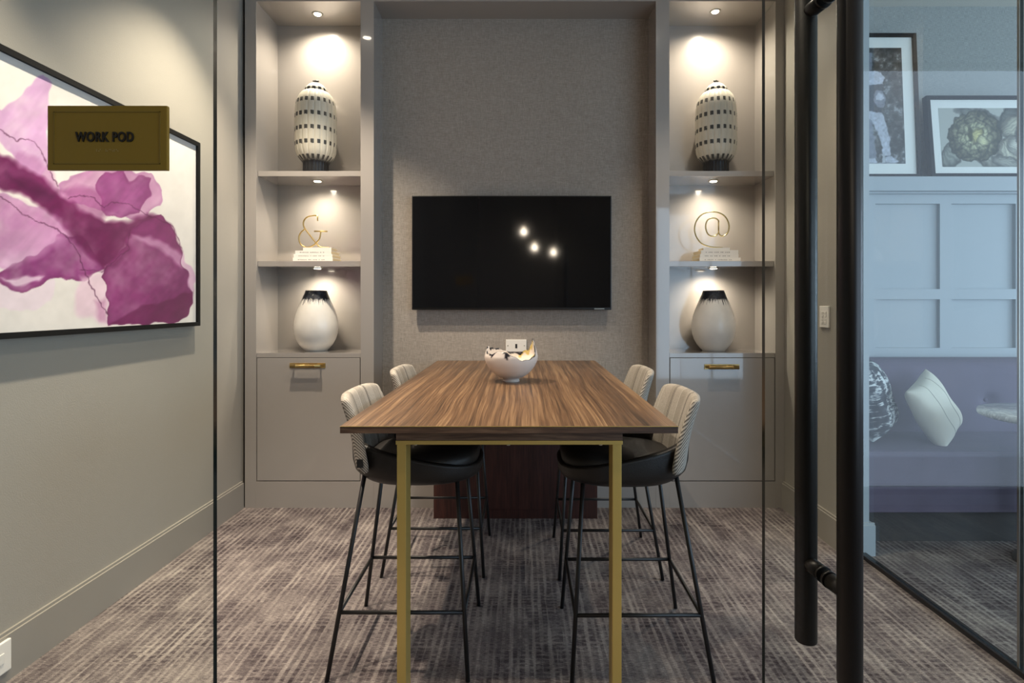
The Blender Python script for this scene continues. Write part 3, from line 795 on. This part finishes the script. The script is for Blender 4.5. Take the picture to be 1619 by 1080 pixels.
def paint_flower(P):
    Z = P*2.0           # sketch units: twice the pixel grid of the survey drawing
    W = wob(Z, 5, .035); W2 = wob(Z, 9, .02, 2.)
    c = np.tile(np.array([[222,217,212]], float), (len(P),1)); tx = fbm(Z, 40, 3)
    def lay(c, poly, col, al, soft=2, Wp=W, edge=0, ecol=None, tex=.0, seed=5):
        d = sdf(Wp, poly); m = sm(d, soft)*al
        if tex: m = m*(1-tex+tex*2*np.clip(fbm(Z, 55, seed), 0, 1))
        m = np.clip(m, 0, 1)
        c = blend(c, m, col)
        if edge: c = blend(c, np.exp(-(np.minimum(d, 0)/edge)**2)*(d < 1)*.55*al, ecol)
        return c
    c = lay(c, [(-500,150),(-260,60),(-80,250),(0,355),(50,320),(90,270),(140,240),(157,262),(158,330),(145,420),(165,520),(120,560),(60,520),(0,440),(-300,460)], (220,176,220), .85, 3, tex=.35)
    c = lay(c, [(0,560),(60,480),(120,500),(170,560),(210,620),(150,640),(60,600)], (205,140,195), .6, 8)
    c = lay(c, [(-200,600),(0,625),(60,640),(150,665),(225,740),(120,800),(0,850),(-200,860)], (222,170,212), .75, 6, W2, 6, (205,150,200), .6, 9)
    c = lay(c, [(-250,880),(0,870),(60,835),(120,800),(200,740),(262,745),(335,850),(310,862),(260,885),(180,880),(110,912),(50,922),(0,895),(-200,960)], (162,72,142), .88, 3, W, 6, (120,34,96), .45, 12)
    c = lay(c, [(20,760),(140,730),(200,740),(170,780),(60,830),(-20,850)], (236,196,228), .7, 14, W2)
    c = lay(c, [(10,885),(60,875),(140,878),(120,890),(60,900)], (240,220,234), .8, 4)
    c = lay(c, [(-200,960),(0,895),(60,925),(120,912),(175,885),(160,945),(90,985),(30,985),(0,970),(-200,1010)], (233,216,227), .8, 3)
    c = lay(c, [(240,890),(300,870),(345,865),(348,1022),(318,1012),(285,990),(240,995)], (238,208,224), .8, 9, W2)
    c = lay(c, [(300,950),(330,940),(340,1020),(310,1015)], (214,140,190), .5, 8)
    # flower head top
    c = lay(c, [(188,588),(225,556),(280,540),(380,538),(475,548),(512,600),(508,645),(470,680),(430,700),(350,668),(260,650),(205,650)], (222,160,206), .8, 2, W, 5, (205,140,195), .3, 20)
    c = lay(c, [(300,580),(330,548),(390,548),(410,575),(440,550),(472,565),(470,620),(440,678),(390,690),(330,680)], (188,98,168), .85, 3, W, 5, (165,70,140), .4, 22)
    c = lay(c, [(190,600),(260,600),(330,620),(400,650),(330,690),(240,680)], (170,80,148), .55, 10, W2)
    # dark diagonal sweep
    c = lay(c, [(-300,330),(0,488),(80,535),(150,575),(215,628),(262,672),(330,702),(400,706),(470,678),(545,715),(572,790),(500,760),(420,740),(385,790),(335,850),(300,830),(250,770),(190,700),(120,640),(60,608),(0,592),(-300,540)], (118,32,90), .92, 8, W, 0, None, .25, 30)
    c = lay(c, [(20,545),(100,580),(170,620),(150,630),(70,600)], (74,22,60), .7, 14, W)
    c = lay(c, [(0,640),(90,650),(200,705),(240,770),(120,800),(0,800)], (200,120,185), .35, 20, W2)
    # big petal lower right
    petal = [(412,718),(452,700),(500,684),(545,716),(572,790),(583,850),(610,915),(612,958),(590,1000),(566,1021),(345,1031),(340,960),(325,880),(350,820),(400,770)]
    c = lay(c, petal, (158,66,132), .9, 1.5, W, 4, (118,34,92), .35, 40)
    c = lay(c, [(345,1031),(420,985),(480,960),(560,935),(612,915),(612,958),(590,1000),(566,1021)], (116,32,88), .75, 3, W)
    c = lay(c, [(330,860),(400,770),(415,720),(410,790),(370,840)], (120,36,94), .6, 10)
    c = lay(c, [(418,738),(470,745),(575,800),(580,850),(500,780),(430,752)], (222,170,208), .75, 6, W)
    c = lay(c, [(575,790),(598,835),(620,890),(616,915),(600,905),(585,850)], (235,190,222), .8, 2)
    for pl, wd in ([(-300,330),(0,410),(55,446),(70,436),(108,447),(130,480),(142,500),(165,560),(185,590)], 2.4), ([(-200,540),(0,620),(60,668),(110,700),(165,715),(205,742),(240,785),(262,840),(285,900),(315,955),(345,1000)], 2.6), ([(215,630),(250,616),(290,622),(330,660)], 2), ([(330,660),(352,640),(405,646),(470,680),(545,714),(575,785)], 1.8), ([(250,850),(320,860),(375,812),(405,790),(408,735)], 1.6):
        c = blend(c, sm(pline(wob(Z, 2, .1), pl)-wd*.6, 1.2)*.75, (82,28,66))
    sat = np.clip((c[:,0]-c[:,1])/120., 0, 1)
    st_ = fbm(np.stack([Z[:,0]*.8+Z[:,1]*.7, (Z[:,1]*.8-Z[:,0]*.7)*.22], 1), 26, 91); bl = fbm(W2, 70, 95)
    c *= (1-sat*(.30*(st_-.35)+.34*(bl-.30)))[:,None]
    c = blend(c, sat*.16, (120,30,92))
    c *= (1-.16*sat)[:,None]
    c *= (1+.07*(tx-.5))[:,None]
    return c
Xp = -1.830
Yr, Yl, Zb, Zt = 3.235, 1.66, 1.234, 2.272
t = thing('framed_painting', 'large magenta and white flower painting in black frame on left wall', 'painting', (XL, (Yr+Yl)/2, Zb))
fw = .022
b = bmn()
for (y0, y1, z0, z1) in ((Yl, Yr, Zb, Zb+fw), (Yl, Yr, Zt-fw, Zt), (Yl, Yl+fw, Zb+fw, Zt-fw), (Yr-fw, Yr, Zb+fw, Zt-fw)):
    box(b, 0, Xp-XL, y0-(Yr+Yl)/2, y1-(Yr+Yl)/2, z0-Zb, z1-Zb)
obj('frame', b, 'picture_frame_black', t)
b = bmn(); box(b, .001, .026, -(Yr-Yl)/2+fw+.004, (Yr-Yl)/2-fw-.004, fw+.004, Zt-Zb-fw-.004); obj('stretcher', b, 'mat_board', t)
canvas('canvas', (Xp-.014, Yl+fw, Zb+fw), (0, Yr-Yl-2*fw, 0), (0, 0, Zt-Zb-2*fw), 420, 290, paint_flower, 'canvas_paint', t, proj)

# ------------------------------------------------------------------ glass front, sliding door, side glass
GY = .98
def pane(bm, x0, x1, y0, y1, z0, z1):       # faces 0 = clear, edges = 1
    box(bm, x0, x1, y0, y1, z0, z1)
    thin = 'x' if (x1-x0) < (y1-y0) else 'y'
    for f in bm.faces:
        n = f.normal
        f.material_index = 0 if abs(getattr(n, thin)) > .9 else 1
b = bmn(); pane(b, XL+.001, -.529, GY-.006, GY+.006, .012, CZ-.02); struct('window_3', b, ['clear_glass', 'glass_edge'])
b = bmn(); pane(b, 1.375, 1.80, GY-.006, GY+.006, .012, CZ-.02); struct('window_4', b, ['clear_glass', 'glass_edge'])
b = bmn(); box(b, XL+.019, -.529, GY-.015, GY+.015, 0, .0115); box(b, 1.375, 1.81, GY-.015, GY+.015, 0, .0115); struct('trim_4', b, 'black_metal')
b = bmn(); box(b, XL, 1.80, GY-.03, GY+.03, CZ-.0195, CZ); struct('trim_5', b, 'black_metal')
door = bpy.data.objects.new('door_1', None); C.objects.link(door); door['kind'] = 'structure'; door.location = (.415, GY, 0)
b = bmn(); pane(b, 0, .95, -.006, .006, .008, CZ-.02); obj('glass_panel', b, ['clear_glass', 'glass_edge'], door)
hz0, hz1 = .744, 2.06
for (xc, yc, nm) in ((.529-.415, .92-GY, 'pull_handle'), (.518-.415, 1.04-GY, 'pull_handle')):
    b = bmn(); tube(b, [(xc, yc, hz0), (xc, yc, hz0+.0015), (xc, yc, hz0+.002), (xc, yc, hz1-.002), (xc, yc, hz1)], [.0175, .0187, .019, .019, .0175], 32)
    h = obj(nm, b, 'handle_metal', door)
    for z in (.889, 1.888):
        b = bmn(); s_ = 1 if yc > 0 else -1
        xm = (.529+.518)/2-.415
        tube(b, [(xc, yc, z), (xm, s_*.016, z)], .0135, 24); tube(b, [(xm, s_*.016, z), (xm, s_*.013, z)], .0105, 24); tube(b, [(xm, s_*.013, z), (xm, s_*.0062, z)], .0145, 24)
        obj('mounting_standoff', b, 'handle_metal', h)
SX = 1.829
b = bmn(); pane(b, SX-.006, SX+.006, 2.096, 3.075, .022, CZ-.02); struct('window_5', b, ['side_glass', 'glass_edge'])
b = bmn(); pane(b, SX-.006, SX+.006, 1.0, 2.084, .022, CZ-.02); struct('window_6', b, ['side_glass', 'glass_edge'])
b = bmn(); box(b, SX-.009, SX+.009, 2.085, 2.095, .022, CZ-.02); struct('trim_6', b, 'silver')
b = bmn(); box(b, SX-.018, SX+.018, .96, 3.06, 0, .0215); struct('trim_7', b, 'black_metal')
b = bmn(); box(b, SX-.018, SX+.018, .96, 3.08, CZ-.0195, CZ); struct('trim_8', b, 'black_metal')

# plaque on the left glass pane
pc = ((169.5-VX)*.966/F, GY-.006, H-(218-VY)*.966/F)
t = thing('room_sign', 'olive gold WORK POD plaque fixed to the left glass pane', 'sign', pc)
w2, h2 = 189*.966/F/2, 102*.966/F/2
b = bmn(); box(b, -w2, w2, -.008, -.0005, -h2, h2, bev=.001); obj('backplate', b, 'plaque_gold', t)
b = bmn(); iw, ih = w2-.011, h2-.010
for (x0, x1, z0, z1) in ((-iw, iw, ih-.0016, ih), (-iw, iw, -ih, -ih+.0016), (-iw, -iw+.0016, -ih, ih), (iw-.0016, iw, -ih, ih)): box(b, x0, x1, -.0092, -.0075, z0, z1)
obj('raised_border', b, 'plaque_rim', t)
def text_mesh(name, s_, size, depth, m, parent, loc, off=0, sx=1.0):
    cu = bpy.data.curves.new('txt', 'FONT'); cu.body = s_; cu.size = size; cu.extrude = depth; cu.offset = off; cu.align_x = 'CENTER'; cu.align_y = 'CENTER'; cu.space_character = 1.12
    o = bpy.data.objects.new('txt', cu); C.objects.link(o); bpy.context.view_layer.update()
    me = bpy.data.meshes.new_from_object(o.evaluated_get(bpy.context.evaluated_depsgraph_get())); bpy.data.objects.remove(o)
    me.transform(Matrix.Rotation(PI/2, 4, 'X') @ Matrix.Diagonal((sx, 1, 1, 1))); me.name = name
    me.materials.clear(); me.materials.append(M[m])
    ob = bpy.data.objects.new(name, me); C.objects.link(ob); ob.parent = parent; ob.location = loc; return ob
text_mesh('lettering', 'WORK POD', .0225, .0012, 'plaque_letter', t, (-.003, -.0092, .0005), .0006, .74)
b = bmn()
for i, pat in enumerate(('0101', '0110', '', '1011', '1100', '0111', '1001')):
    for k, c_ in enumerate(pat):
        if c_ == '1':
            x = -.020+i*.006+(k % 2)*.0024; z_ = -.0200-(k//2)*.0024; tube(b, [(x, -.0075, z_), (x, -.0088, z_)], .0008, 8)
obj('braille', b, 'braille', t)

# keypad on the right wall, socket on left baseboard
D = (XR-.0)*F/(1305-VX)
t = thing('light_switch', 'small white keypad switch on the right wall beside the glass', 'switch', (XR, D, H-(501-VY)*D/F))
b = bmn(); box(b, -.009, 0, -.05, .05, -.062, .062, bev=.003); obj('faceplate', b, 'white_plastic', t)
for c_ in (-1, 1):
    for r_ in range(4):
        b = bmn(); box(b, -.0125, -.007, c_*.017-.011, c_*.017+.011, .024-r_*.019-.006, .024-r_*.019+.006, bev=.001); obj('button', b, 'white_plastic', t)
t = thing('floor_socket', 'white socket plate low on the left baseboard', 'socket', (XL+.018, 2.01, .10))
b = bmn(); box(b, 0, .012, -.043, .043, -.056, .056, bev=.004); obj('faceplate', b, 'white_plastic', t)
b = bmn(); box(b, .0115, .0145, -.012, .012, -.018, .018, bev=.001); obj('rocker', b, 'white_plastic', t)

# ------------------------------------------------------------------ lounge beyond the glass
sbox('wall_lounge_back', (1.876, 7.4, 4.10, 4.4, 0, CZ), 'grasscloth_lounge')
PW = 3.95
b = bmn()
xs = []
x = 2.449-.527
while x < 7.2: xs.append(x); x += .527
box(b, 1.876, 7.4, PW+.026, 4.10, 0, 2.13)
zr = [(.95, 1.052), (1.39, 1.461), (2.053, 2.13)]
for z0, z1 in zr: box(b, 1.876, 7.4, PW, PW+.026, z0, z1)
prev = 1.876
for x in xs:
    if x > prev:
        for za, zb_ in ((1.052, 1.39), (1.461, 2.053)): box(b, prev, x, PW, PW+.026, za, zb_)
    prev = x+.448
box(b, prev, 7.4, PW, PW+.026, 1.052, 2.053)
box(b, 1.876, 7.4, PW-.03, PW+.02, 2.118, 2.130)
struct('wall_panelling', b, 'lounge_and_daylit_paint')
b = bmn(); box(b, 1.877, 7.399, PW-.065, 4.10, 2.1305, 2.229, bev=.003); struct('trim_9', b, 'lounge_and_daylit_paint')

# banquette
BX0, BX1 = 1.905, 6.6
t = thing('banquette', 'long grey-violet velvet bench seat against the panelled wall', 'sofa', ((BX0+BX1)/2, 3.5, 0)); bc = (BX0+BX1)/2
def bb(bm):
    for v in bm.verts: v.co.x -= bc; v.co.y -= 3.5
    return bm
b = bmn(); box(b, BX0, BX1, 3.26, 3.94, 0, .183); obj('plinth', bb(b), 'plinth_dark', t)
b = bmn(); box(b, BX0, BX1, 3.20, 3.94, .184, .33, bev=.006); obj('seat_base', bb(b), 'velvet', t)
b = bmn(); box(b, BX0, BX1, 3.195, 3.72, .332, .53, bev=.02); obj('seat_cushion', bb(b), 'velvet', t, bev=0)
b = bmn(); nx, nz = 240, 30; G = []
btn = [(2.11,.73), (3.03,.73), (3.95,.73), (4.87,.73), (5.79,.73)]
for j in range(nz+1):
    row = []
    for i in range(nx+1):
        x = BX0+(BX1-BX0)*i/nx; q = j/nz; z_ = .50+.49*q
        y = 3.70+.05*q-.035*math.sin(min(1, q*1.05)*PI)**.6+(.04*max(0, (q-.93)/.07)**2)
        for (bx, bz) in btn:
            d = math.hypot(x-bx, z_-bz); y += .032*math.exp(-(d/.045)**2)+.010*math.exp(-(abs(x-bx)+abs(z_-bz))/.10)
        row.append(b.verts.new((x, y, z_)))
    G.append(row)
for j in range(nz):
    for i in range(nx): b.faces.new((G[j][i], G[j][i+1], G[j+1][i+1], G[j+1][i])).smooth = True
bk = [[b.verts.new((BX0+(BX1-BX0)*i/nx, 3.94, z_)) for i in range(nx+1)] for z_ in (.50, .99)]
for i in range(nx):
    b.faces.new((G[nz][i], G[nz][i+1], bk[1][i+1], bk[1][i])); b.faces.new((G[0][i+1], G[0][i], bk[0][i], bk[0][i+1])); b.faces.new((bk[0][i], bk[1][i], bk[1][i+1], bk[0][i+1]))
b.faces.new([G[j][0] for j in range(nz+1)]+[bk[1][0], bk[0][0]]); b.faces.new([G[j][nx] for j in range(nz, -1, -1)]+[bk[0][nx], bk[1][nx]])
br = obj('backrest', bb(b), 'velvet', t)
for (bx, bz) in btn[:4]:
    b = bmn(); bmesh.ops.create_uvsphere(b, u_segments=16, v_segments=10, radius=.013)
    for v in b.verts: v.co = Vector((v.co.x+bx, v.co.y*.6+3.725, v.co.z+bz))
    for f in b.faces: f.smooth = True
    obj('button', bb(b), 'velvet', br)

def cushion(name, loc, rot, sz, th, m, label, seams=False):
    n = 40; b = bmn(); G = {}
    for sd in (1, -1):
        for i in range(n+1):
            for j in range(n+1):
                u, v = -1+2*i/n, -1+2*j/n
                k = 1-.10*(1-u*u)*0
                pu = u*(1-.085*(1-v*v)**1.0*abs(u)**2); pv = v*(1-.085*(1-u*u)*abs(v)**2)
                hh = th*((1-u**4)*(1-v**4))**.55*(1+.05*math.sin(5*u+3*v)+.04*math.sin(7*v-2*u))
                edge = i in (0, n) or j in (0, n)
                if edge and sd == -1: G[sd,i,j] = G[1,i,j]; continue
                G[sd,i,j] = b.verts.new((pu*sz, sd*hh, pv*sz))
    for sd in (1, -1):
        for i in range(n):
            for j in range(n): b.faces.new((G[sd,i,j], G[sd,i+1,j], G[sd,i+1,j+1], G[sd,i,j+1])).smooth = True
    body = obj(name, b, m); body.location = loc; body.rotation_euler = rot; tag(body, label, 'cushion')
    if seams:
        for q in (-.36, .30):
            b = bmn(); pts = []
            for j in range(25):
                v = -.96+1.92*j/24; hh = th*((1-q**4)*(1-v**4))**.55*(1+.05*math.sin(5*q+3*v)+.04*math.sin(7*v-2*q)); pts.append((q*sz, -hh-.0002, v*sz*(1-.085*(1-q*q)*abs(v)**2)))
            tube(b, pts, .0016, 6); obj('seam', b, 'grey_seam', body)
    return body
plain('grey_seam', (150,146,134), .8)
cushion('throw_pillow', (2.17, 3.55, .77), (math.radians(-14), 0, math.radians(48)), .235, .105, 'ink_fabric', 'black and white brush-patterned cushion at the left end of the bench')
cushion('throw_pillow', (2.50, 3.46, .722), (math.radians(-24), math.radians(-16), math.radians(40)), .195, .075, 'white_linen', 'white linen cushion with stitched seams leaning on the patterned cushion', True)

# round marble table
t = thing('side_table', 'round white marble table in front of the bench beyond the glass', 'table', (2.79, 3.0-.06, 0))
b = bmn(); lathe(b, [(0,.757),(.335,.757),(.347,.762),(.35,.77),(.35,.78),(.345,.787),(0,.787)], 96); obj('tabletop', b, 'marble', t)
b = bmn(); lathe(b, [(0,.02),(.10,.02),(.10,.7565),(0,.7565)], 160, 0, 0, .10, 32); obj('pedestal', b, 'plinth_dark', t)
b = bmn(); lathe(b, [(0,0),(.2,0),(.2,.012),(.19,.02),(0,.02)], 64); obj('base', b, 'plinth_dark', t)

# framed photographs leaning on the ledge
def photo_frame(x0, x1, hgt, yb, lean, label, im, colour, fwid=.025, dep=.045, nu=200, nv=260):
    t = thing('framed_photograph', label, 'picture', (x0, yb, 2.2295)); W = x1-x0
    R_ = Matrix.Rotation(-lean, 4, 'X')
    def tr(bm):
        for v in bm.verts: v.co = R_ @ v.co
        return bm
    b = bmn()
    for (a, c, e, g) in ((0, W, 0, fwid), (0, W, hgt-fwid, hgt), (0, fwid, fwid, hgt-fwid), (W-fwid, W, fwid, hgt-fwid)): box(b, a, c, 0, dep, e, g)
    box(b, fwid, W-fwid, dep-.006, dep, fwid, hgt-fwid)
    obj('frame', tr(b), 'picture_frame_black', t)
    b = bmn(); box(b, fwid, W-fwid, .014, .02, fwid, hgt-fwid); obj('mat_board', tr(b), 'mat_board', t)
    l_, r_, bo, to = im
    o = Vector((x0, yb, 2.2295)); P0 = o+R_.to_3x3()@Vector((l_, .0133, bo)); eu = Vector((W-l_-r_, 0, 0)); ev = R_.to_3x3()@Vector((0, 0, hgt-bo-to))
    canvas('print', tuple(P0), tuple(eu), tuple(ev), nu, nv, colour, 'photo_print', t, proj)
def paint_statue(P):
    Z = (P-np.array([[1350,0]]))*3.6
    n = fbm(Z, 26, 50); n2 = fbm(Z, 90, 60)
    c = 40+95*np.clip(n-.34, 0, 1)*1.5+50*(n2-.5); c = np.stack([c, c*1.02, c*1.02], 1)
    c = blend(c, np.clip((n-.66)*6, 0, .7), (150,155,158))
    W = wob(Z, 3, .06)
    st_, md, dk = (188,192,204), (128,132,144), (52,56,66)
    def L_(c, poly, col, soft=3, al=1):
        return blend(c, sm(sdf(W, poly), soft)*al, col)
    c = L_(c, [(60,290),(98,300),(106,350),(98,400),(60,410)], md)
    c = L_(c, [(20,420),(95,405),(150,410),(174,440),(168,480),(120,490),(20,500)], st_)
    c = L_(c, [(20,480),(165,484),(150,545),(160,620),(150,640),(20,640)], dk)
    c = L_(c, [(112,540),(130,512),(165,515),(182,555),(170,612),(135,608),(115,580)], md, 3)
    c = L_(c, [(122,545),(140,525),(168,530),(174,560),(150,575),(128,570)], st_, 3)
    c = L_(c, [(60,630),(160,640),(190,730),(206,800),(208,890),(168,890),(150,790),(120,720),(60,660)], st_)
    c = L_(c, [(40,660),(100,680),(118,780),(132,900),(90,905),(40,800)], md)
    c = L_(c, [(175,895),(215,890),(258,915),(240,926),(180,924)], st_)
    c = L_(c, [(85,905),(125,900),(135,925),(60,930)], st_)
    c = L_(c, [(158,880),(176,880),(180,925),(160,925)], (180,184,190))
    c = L_(c, [(-40,928),(248,925),(248,948),(-40,952)], (160,164,168), 2)
    sh = fbm(Z, 14, 77); inner = sm(sdf(Z, [(20,290),(180,400),(210,720),(260,920),(0,930)]), 4)
    c *= (1-.35*inner*(sh-.35))[:,None]
    return c
def paint_peony(P):
    Z = (P-np.array([[1350,0]]))*3.6
    c = np.tile(np.array([[176,178,170]], float), (len(P),1)); n = fbm(Z, 30, 5)
    def petal(c, cx_, cy_, rx, ry, rot, col, edge=(70,72,66), soft=5):
        q = wob(Z, 5, .05, cx_*.01)-np.array([[cx_, cy_]]); ca_, sa = math.cos(rot), math.sin(rot)
        u = (q[:,0]*ca_+q[:,1]*sa)/rx; v = (-q[:,0]*sa+q[:,1]*ca_)/ry; r = np.sqrt(u*u+v*v)
        m = sm((r-1)*min(rx, ry), soft)
        vein = .5+.5*np.sin(np.arctan2(v, u+1.3)*26+4*n)
        sh = np.clip(1.05-.62*r**3, .3, 1.1)*(.86+.2*vein)
        base = np.array(col, float)[None]*sh[:,None]
        c = c*(1-m[:,None])+base*m[:,None]
        return c
    # outer leaves
    for a in ((560,880,60,95,.6,(130,134,124)),(700,650,120,30,.2,(128,132,124)),(880,665,45,95,.55,(96,100,94)),(790,880,80,90,.4,(150,150,138)),(940,720,110,75,-.3,(176,174,156)),(900,850,80,90,.9,(186,184,166)),(960,830,90,60,.2,(205,204,190)),(870,925,90,35,.3,(150,150,140)),(1010,760,90,90,0,(150,150,140)),(1060,880,90,90,1,(190,190,172))): c = petal(c, *a)
    r = random.Random(4)
    for ring, (R0, s_, k) in enumerate(((118,52,11),(98,48,11),(78,42,9),(58,34,8),(36,26,6))):
        for i in range(k):
            a = 2*PI*i/k+ring*.5+r.uniform(-.15, .15)
            g = [96,118,140,168,196][ring]+r.uniform(-16, 22)
            c = petal(c, 688+R0*math.cos(a)*1.02, 775+R0*math.sin(a), s_*.62, s_, a, (g, g*1.0, g*.80), soft=3)
    c = petal(c, 700,775,34,46,.4,(196,190,130)); c = petal(c, 735,800,40,30,.5,(206,204,160)); c = petal(c, 665,760,12,40,0,(70,70,40))
    return c
photo_frame(2.03, 2.755, 1.025, 3.925, .055, 'tall black-framed photograph of a statue figure against foliage on the ledge', (.10,.10,.10,.10), paint_statue)
photo_frame(2.812, 3.62, .582, 3.905, .10, 'wide black-framed photograph of peony flowers on the ledge', (.085,.085,.075,.085), paint_peony, nu=300, nv=180)

# ------------------------------------------------------------------ recessed ceiling spots in the meeting room and passage
SPOT = [(-1.25, 3.0, 1.05, 94), (-1.25, 1.7, .95, 78), (-.25, 2.6, .46, 84), (1.05, 2.95, .26, 90), (-.1, 1.35, .34, 84)]
def downlight(x, y, k, ang, label):
    t = thing('ceiling_spotlight', label, 'ceiling light', (x, y, CZ-.0005), 0, 'recessed ceiling spotlights')
    b = bmn(); lathe(b, [(.034,0),(.034,-.003),(.048,-.004),(.05,0)], 32); obj('trim_ring', b, 'silver', t)
    b = bmn(); lathe(b, [(0,-.0015),(.033,-.0015),(.033,0),(0,0)], 32); obj('lens', b, 'lamp_glow', t)
    l = bpy.data.lights.new('spot', 'SPOT'); l.energy = P_CEIL*k; l.color = WARM; l.spot_size = math.radians(ang); l.spot_blend = .6; l.shadow_soft_size = .03
    lo = bpy.data.objects.new('spotlight_lamp', l); C.objects.link(lo); lo.parent = t; lo.location = (0,0,-.012)
names = ['beside the painting near the left cabinet', 'beside the painting near the glass front', 'above the middle of the walnut table', 'in front of the right cabinet', 'above the near end of the walnut table']
for (x, y, k, a), nm in zip(SPOT, names): downlight(x, y, k, a, 'recessed round ceiling spotlight '+nm)
# small pendants in the passage behind the viewpoint (they show in the television)
def pendant(x, y, z, label):
    t = thing('pendant_lamp', label, 'lamp', (x, y, z), 0, 'glass bulb pendants in the passage')
    b = bmn(); tube(b, [(0,0,.05), (0,0,CZ-z)], .003, 8); obj('cord', b, 'black_metal', t)
    b = bmn(); tube(b, [(0,0,.02), (0,0,.07)], [.02,.014], 16); obj('lamp_holder', b, 'brass', t)
    b = bmn(); bmesh.ops.create_uvsphere(b, u_segments=20, v_segments=12, radius=.02)
    for f in b.faces: f.smooth = True
    obj('bulb', b, 'bulb_glow', t)
    l = bpy.data.lights.new('bulb', 'POINT'); l.energy = P_FILL; l.color = WARM; l.shadow_soft_size = .05
    lo = bpy.data.objects.new('bulb_lamp', l); C.objects.link(lo); lo.parent = t; lo.location = (0,0,-.06)
for (px, py, k, wh) in ((828,361,9.0,'nearest of the three and highest'), (845,386,9.4,'middle of the three'), (875,394,9.8,'farthest of the three and lowest')):
    # mirrored path: viewpoint -> screen (y 3.95) -> lamp
    y = 3.95-(k-3.95); pendant((px-VX)*k/F, y, H-(py-VY)*k/F, 'bare glowing bulb pendant in the passage opposite the television, '+wh)
